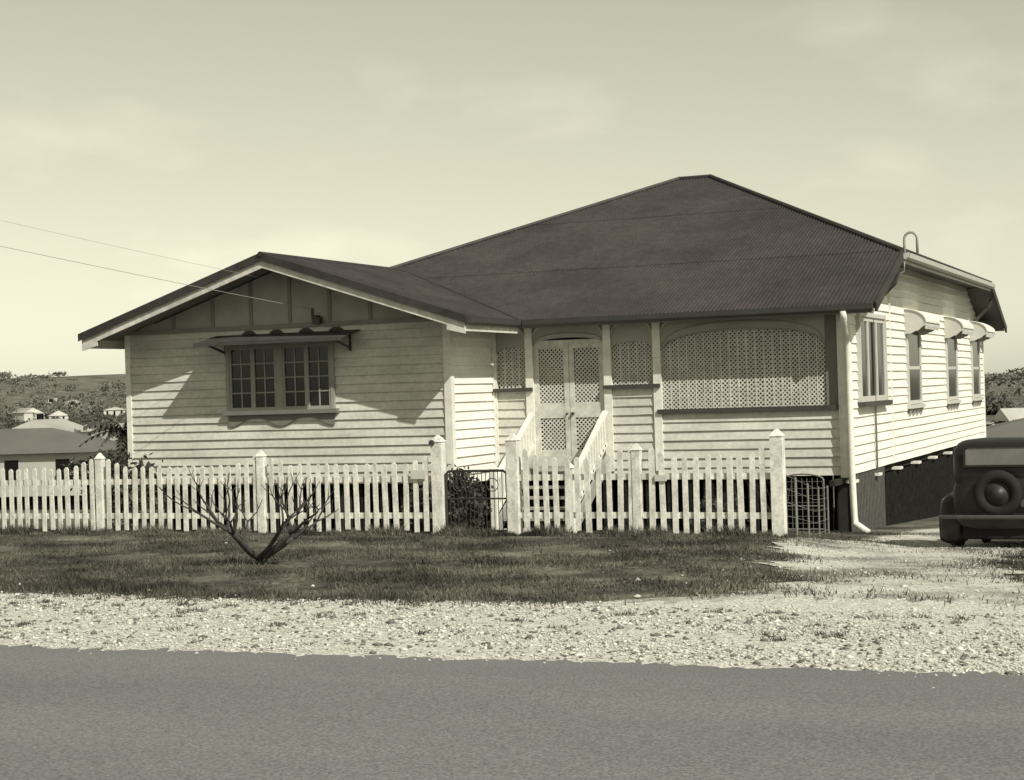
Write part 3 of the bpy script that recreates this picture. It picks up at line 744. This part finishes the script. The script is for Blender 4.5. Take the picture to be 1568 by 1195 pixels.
# ------------------------------------------------------------------ car
car=empty('vintage_sedan_car')
def sec(y,w,z0,z1,n=4.0,K=28):
    zc=(z0+z1)/2;hz=(z1-z0)/2;out=[]
    for k in range(K):
        a=2*math.pi*k/K; c=math.cos(a);s=math.sin(a)
        out.append((w*math.copysign(abs(c)**(2/n),c),y,zc+hz*math.copysign(abs(s)**(2/n),s)))
    return out
cb=MB()
cb.loft([sec(y,w,a,b) for y,w,a,b in ((.10,.46,.40,.9),(.14,.58,.32,1.02),(.3,.64,.28,1.1),(.8,.67,.28,1.14),(2.4,.68,.28,1.12),(2.8,.62,.3,1.12),(3.5,.44,.34,1.08),(4.05,.36,.38,1.04),(4.12,.30,.45,.98))])
cb.loft([sec(y,w,a,b,5) for y,w,a,b in ((.14,.50,.85,1.22),(.2,.585,.85,1.38),(.34,.635,.85,1.51),(.6,.66,.85,1.585),(1.4,.67,.85,1.62),(2.1,.66,.85,1.6),(2.45,.64,.85,1.52),(2.62,.62,.85,1.3),(2.72,.6,.85,1.1))])
cb.obj('body',M_car,car,smooth=True)
def fender(mb,xc,yc,zc,R,a0,a1,w=.17):
    rings=[]
    for i in range(19):
        a=math.radians(a0+(a1-a0)*i/18); ring=[]
        for k in range(9):
            t=-1+2*k/8; rr=R-.09*abs(t)**2.5
            ring.append((xc+t*w,yc+rr*math.cos(a),zc+rr*math.sin(a)))
        for k in range(9):
            t=1-2*k/8; rr=R-.02-.09*abs(t)**2.5
            ring.append((xc+t*w*.96,yc+rr*math.cos(a),zc+rr*math.sin(a)))
        rings.append(ring)
    mb.loft(rings)
fe=MB()
for s in (-1,1):
    fender(fe,s*.66,.75,.36,.46,-10,215,.19); fender(fe,s*.66,3.5,.36,.45,-25,190)
    fe.box((s*.66-.14,1.15,.27),(s*.66+.14,3.08,.31))
fe.obj('fenders',M_car,car,smooth=True)
def wheel(mb,c,axis,R=.34,w=.075):
    c=Vector(c);ax=Vector(axis).normalized();u=Vector((0,0,1)) if abs(ax.z)<.5 else Vector((0,1,0));v=ax.cross(u)
    rings=[]
    for i in range(29):
        a=2*math.pi*i/28;d=u*math.cos(a)+v*math.sin(a)
        rings.append([c+d*(R-w+w*math.cos(b))+ax*w*math.sin(b) for b in np.linspace(0,2*math.pi,10,endpoint=False)])
    mb.loft(rings,0,False)
    for rr,o,mi in ((R-w*1.6,.02,1),(.10,.06,2)):
        mb.tube([c-ax*o,c+ax*o],rr,20,mi)
wh=MB()
for s in (-1,1):
    wheel(wh,(s*.66,.75,.34),(1,0,0),.34,.085); wheel(wh,(s*.66,3.5,.34),(1,0,0))
wheel(wh,(0,.03,.80),(0,1,0),.33,.08)
wh.obj('wheels',[M_tyre,M_cardust,M_cardust],car,smooth=True)
cd=MB()
cd.loft([[(x,y,z) for x,z in ((-.45,1.2),(.45,1.2),(.44,1.40),(.38,1.44),(-.38,1.44),(-.44,1.40))] for y in (.10,.24)],0)
for s in (-1,1):
    for a,b in ((.65,1.35),(1.42,2.25)):
        cd.box((s*.665-.012,a,1.14),(s*.665+.012,b,1.46))
cd.box((-.5,2.66,1.16),(.5,2.70,1.44))
cd.obj('windows',M_carwin,car)
wf=MB()
for z0,z1 in ((1.17,1.2),(1.44,1.47)): wf.box((-.46,.085,z0),(.46,.13,z1))
for a in (-.46,.43): wf.box((a,.085,1.2),(a+.03,.12,1.44))
wf.obj('rear_window_frame',M_car,car)
ch=MB()
ch.tube([(-.78,-.02,.48),(-.5,-.12,.48),(0,-.15,.48),(.5,-.12,.48),(.78,-.02,.48)],.03,8)
ch.tube([(-.78,4.35,.48),(0,4.42,.48),(.78,4.35,.48)],.035,8)
for s in (-1,1):
    ch.tube([(s*.6,.28,.8),(s*.6,.18,.8)],.045,10); ch.tube([(s*.4,4.0,.82),(s*.4,4.2,.82)],.1,14)
    ch.beam((s*.35,-.12,.48),(s*.35,.25,.45),.03,.05)
ch.box((.30,.04,.62),(.54,.07,.72))
ch.obj('bumpers_and_lamps',M_chrome,car)
uc=MB(); uc.box((-.6,.35,.16),(.6,3.9,.32)); uc.tube([(-.6,.75,.3),(.6,.75,.3)],.06,8); uc.box((-.5,.22,.18),(.5,.30,.42)); uc.obj('chassis',M_tyre,car)
gy0=h(-3,25.4);gy1=h(-3,28.2)
car.location=(-3.0,24.6,0); car.rotation_euler=(math.atan2(gy1-gy0,2.75),0,math.radians(-1)); car.scale=(1.02,1.0,1.0)
car.location.z=gy0-.01-(25.4-24.6)*(gy1-gy0)/2.75

# ------------------------------------------------------------------ background
def dhouse(x,y,w,dp_,hw,hr,rot,roof,zoff=0,gable=False,wing=0,stf=.35):
    mb=MB(); c,s=math.cos(rot),math.sin(rot); g=h(x,y)+zoff
    def R(a,b,z): return (x+a*c-b*s,y+a*s+b*c,g+z)
    def bx(a0,a1,b0,b1,z0,z1,mi): mb.hexa([R(a0,b0,z0),R(a1,b0,z0),R(a1,b1,z0),R(a0,b1,z0),R(a0,b0,z1),R(a1,b0,z1),R(a1,b1,z1),R(a0,b1,z1)],mi)
    st=hw*stf
    bx(-w/2,w/2,-dp_/2,dp_/2,st,hw,0)
    for a in np.linspace(-w/2+.2,w/2-.2,5):
        for b in (-dp_/2+.2,dp_/2-.2): bx(a-.15,a+.15,b-.15,b+.15,-1,st,2)
    bx(-w/2+.6,w/2-.6,-dp_/2+.6,dp_/2-.6,-1,st,2)
    o=.5; e=[R(-w/2-o,-dp_/2-o,hw),R(w/2+o,-dp_/2-o,hw),R(w/2+o,dp_/2+o,hw),R(-w/2-o,dp_/2+o,hw)]
    if gable:
        r=[R(0,-dp_/2-o,hw+hr),R(0,dp_/2+o,hw+hr)]
        mb.add(e+r,[(0,4,5,3),(1,2,5,4)],1); mb.add([e[0],e[1],r[0]],[(0,1,2)],0); mb.add([e[3],e[2],r[1]],[(0,1,2)],0)
    else:
        k=max(.3,w/2-dp_/2)
        r=[R(-k,0,hw+hr),R(k,0,hw+hr)]
        mb.add(e+r,[(0,1,5,4),(1,2,5),(2,3,4,5),(3,0,4),(0,3,2,1)],1)
    if wing: # lean-to / front verandah wing
        a0=-w/2 if wing>0 else 0; a1=a0+w*.5
        bx(a0,a1,-dp_/2-2.5,-dp_/2-.01,st,hw-.5,0)
        mb.add([R(a0-.3,-dp_/2-2.9,hw-.6),R(a1+.3,-dp_/2-2.9,hw-.6),R(a1+.3,-dp_/2+.3,hw+.35),R(a0-.3,-dp_/2+.3,hw+.35)],[(0,1,2,3)],1)
        bx(a0+.4,a1-.4,-dp_/2-2.56,-dp_/2-2.51,st+.9,hw-.9,2)
    nwin=max(1,int(w/3.2))
    for i in range(nwin):
        a=-w/2+w*(i+.5)/nwin
        if not wing: bx(a-.5,a+.5,-dp_/2-.05,-dp_/2-.01,st+(hw-st)*.35,hw-.45,2)
        bx(w/2+.01,w/2+.05,-dp_/2+dp_*(i+.5)/nwin-.4,-dp_/2+dp_*(i+.5)/nwin+.4,st+(hw-st)*.4,hw-.5,2)
    return mb.obj('distant_house',[M_fwall,roof,M_dark])
dhouse(-81.5,102,15,9,4.6,1.7,.25,M_froof)
dhouse(-96,150,9,9,6.2,2.4,.5,M_froof,gable=True)
dhouse(-113,168,8,9,6.5,2.6,.45,M_froofl,gable=True)
dhouse(-6.0,74,9,9,3.0,1.1,.1,M_froof)
rr=random.Random(19)
spots=[(72,235,12,1,9.0),(118,285,7,0,7),(150,222,9,1,8),(183,265,8,1,8),(64,410,14,1,6),(96,365,8,0,6),(30,330,13,1,6),(10,260,9,0,6),
 (132,540,13,1,6),(162,430,9,0,7),(88,700,9,1,5),(176,760,11,1,5),(112,930,10,1,5),(76,1010,8,0,6),(40,700,10,1,6),(1552,420,9,1,4),(1590,520,9,0,4)]
for (xp,Y,w,pale,hw) in spots:
    t=(xp-784)/2650; X=Y*(t-.4142)/(1+.4142*t)
    dhouse(X,Y,w,rr.uniform(6,10),hw*rr.uniform(.7,1.15),rr.uniform(1.2,3.2),rr.uniform(-1.2,1.4),M_froofl if pale else M_froof,gable=rr.random()<.5,zoff=1.5 if Y>560 else 0,wing=rr.choice((0,1,-1)),stf=rr.uniform(.1,.45))
rg=np.random.default_rng(5)
def treecloud(P,cx,cy,Hh,Rr,nl,ls,off=0):
    g=h(cx,cy)+off; nb=7
    C=np.stack([rg.normal(0,Rr*.45,nb),rg.normal(0,Rr*.45,nb),Hh*rg.uniform(.4,.9,nb)],1)
    k=rg.integers(0,nb,nl); p=C[k]+rg.normal(0,1,(nl,3))*np.array([Rr*.26,Rr*.26,Hh*.11])
    a=rg.normal(0,1,(nl,3));a/=np.linalg.norm(a,axis=1,keepdims=True);b=np.cross(a,rg.normal(0,1,(nl,3)));b/=np.linalg.norm(b,axis=1,keepdims=True)
    s=ls*rg.uniform(.6,1.4,(nl,1)); V=np.stack([p-a*s,p+b*s*.7,p+a*s,p-b*s*.7],1)+np.array([cx,cy,g])
    P.append(V.reshape(-1,3))
P=[]
for i in range(300):
    Y=190+rg.uniform(0,1)**1.4*600; left=rg.uniform()<.72
    xp=rg.uniform(-150,240) if left else rg.uniform(1480,1700); t=(xp-784)/2650
    treecloud(P,Y*(t-.4142)/(1+.4142*t),Y,rg.uniform(3,9) if left else rg.uniform(2.5,6),rg.uniform(2,5.5),120,.5)
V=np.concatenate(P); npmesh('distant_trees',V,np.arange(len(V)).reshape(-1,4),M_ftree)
P=[]
for i in range(420):
    Y=rg.uniform(700,1300); xp=rg.choice([rg.uniform(-200,260),rg.uniform(-200,260),rg.uniform(1440,1750)]); t=(xp-784)/2650
    treecloud(P,Y*(t-.4142)/(1+.4142*t),Y,rg.uniform(2,7),rg.uniform(4,9),70,.9,1.6)
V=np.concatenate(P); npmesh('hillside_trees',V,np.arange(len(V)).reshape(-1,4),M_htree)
P=[]
for cx,cy,Hh,Rr in ((-68,94,3.6,1.8),(-92,118,4.4,2.2),(-98,135,4.5,2.2),(-84,95,2.6,1.6),(-74,112,3.4,1.8),(-4,62,2.0,1.5),(-2,90,3.2,2.0),(3,70,3.0,2.4)):
    treecloud(P,cx,cy,Hh,Rr,900,.26)
V=np.concatenate(P); npmesh('valley_trees',V,np.arange(len(V)).reshape(-1,4),M_leaf)

# ------------------------------------------------------------------ light, sky, camera
sdv=(-1.58,1.02,-1.68)
sd=Vector(sdv).normalized()
sun=bpy.data.lights.new('sun','SUN'); sun.energy=5.0; sun.angle=math.radians(.5); sun.color=(1,.965,.86)
so_=bpy.data.objects.new('sun',sun); COL.objects.link(so_); so_.rotation_euler=sd.to_track_quat('-Z','Y').to_euler(); so_.location=(20,-5,25)
w=bpy.data.worlds.new('World'); S.world=w; w.use_nodes=True; nt=w.node_tree;N=nt.nodes;L=nt.links
bg=N['Background']; sky=N.new('ShaderNodeTexSky'); sky.sky_type='NISHITA'; sky.sun_disc=False
sky.sun_elevation=math.asin(-sd.z); sky.sun_rotation=math.atan2(-sdv[0],-sdv[1]); sky.air_density=1.0; sky.dust_density=.6
bw=N.new('ShaderNodeRGBToBW'); L.new(sky.outputs[0],bw.inputs[0])
pw=N.new('ShaderNodeMath'); pw.operation='POWER'; pw.inputs[1].default_value=.78; L.new(bw.outputs[0],pw.inputs[0])
tc=N.new('ShaderNodeTexCoord'); mp=N.new('ShaderNodeMapping'); mp.inputs['Scale'].default_value=(1,1,2.6); mp.inputs['Location'].default_value=(.35,.1,.2); L.new(tc.outputs['Generated'],mp.inputs[0])
nz=N.new('ShaderNodeTexNoise'); nz.inputs['Scale'].default_value=7.5; nz.inputs['Detail'].default_value=9; L.new(mp.outputs[0],nz.inputs['Vector'])
mr_=N.new('ShaderNodeMapRange'); mr_.inputs[1].default_value=.52; mr_.inputs[2].default_value=.70; mr_.inputs[3].default_value=1; mr_.inputs[4].default_value=1.15; L.new(nz.outputs['Fac'],mr_.inputs[0])
mm=N.new('ShaderNodeMath'); mm.operation='MULTIPLY'; L.new(pw.outputs[0],mm.inputs[0]); L.new(mr_.outputs[0],mm.inputs[1])
sc=N.new('ShaderNodeVectorMath'); sc.operation='SCALE'; sc.inputs[0].default_value=(1.0,.985,.755); L.new(mm.outputs[0],sc.inputs['Scale'])
gain=N.new('ShaderNodeVectorMath'); gain.operation='SCALE'; gain.inputs['Scale'].default_value=1.92; L.new(sc.outputs[0],gain.inputs[0])
L.new(gain.outputs[0],bg.inputs['Color']); bg.inputs['Strength'].default_value=.10
cd_=bpy.data.cameras.new('camera'); cd_.sensor_width=36; cd_.lens=2650/1568*36; cd_.clip_end=20000; cd_.clip_start=.1
co=bpy.data.objects.new('camera',cd_); COL.objects.link(co)
co.matrix_world=Matrix.Translation((0,0,1.65))@Matrix.Rotation(math.radians(22.5),4,'Z')@Matrix.Rotation(math.radians(90.054),4,'X')@Matrix.Rotation(-.031,4,'Z')
S.camera=co
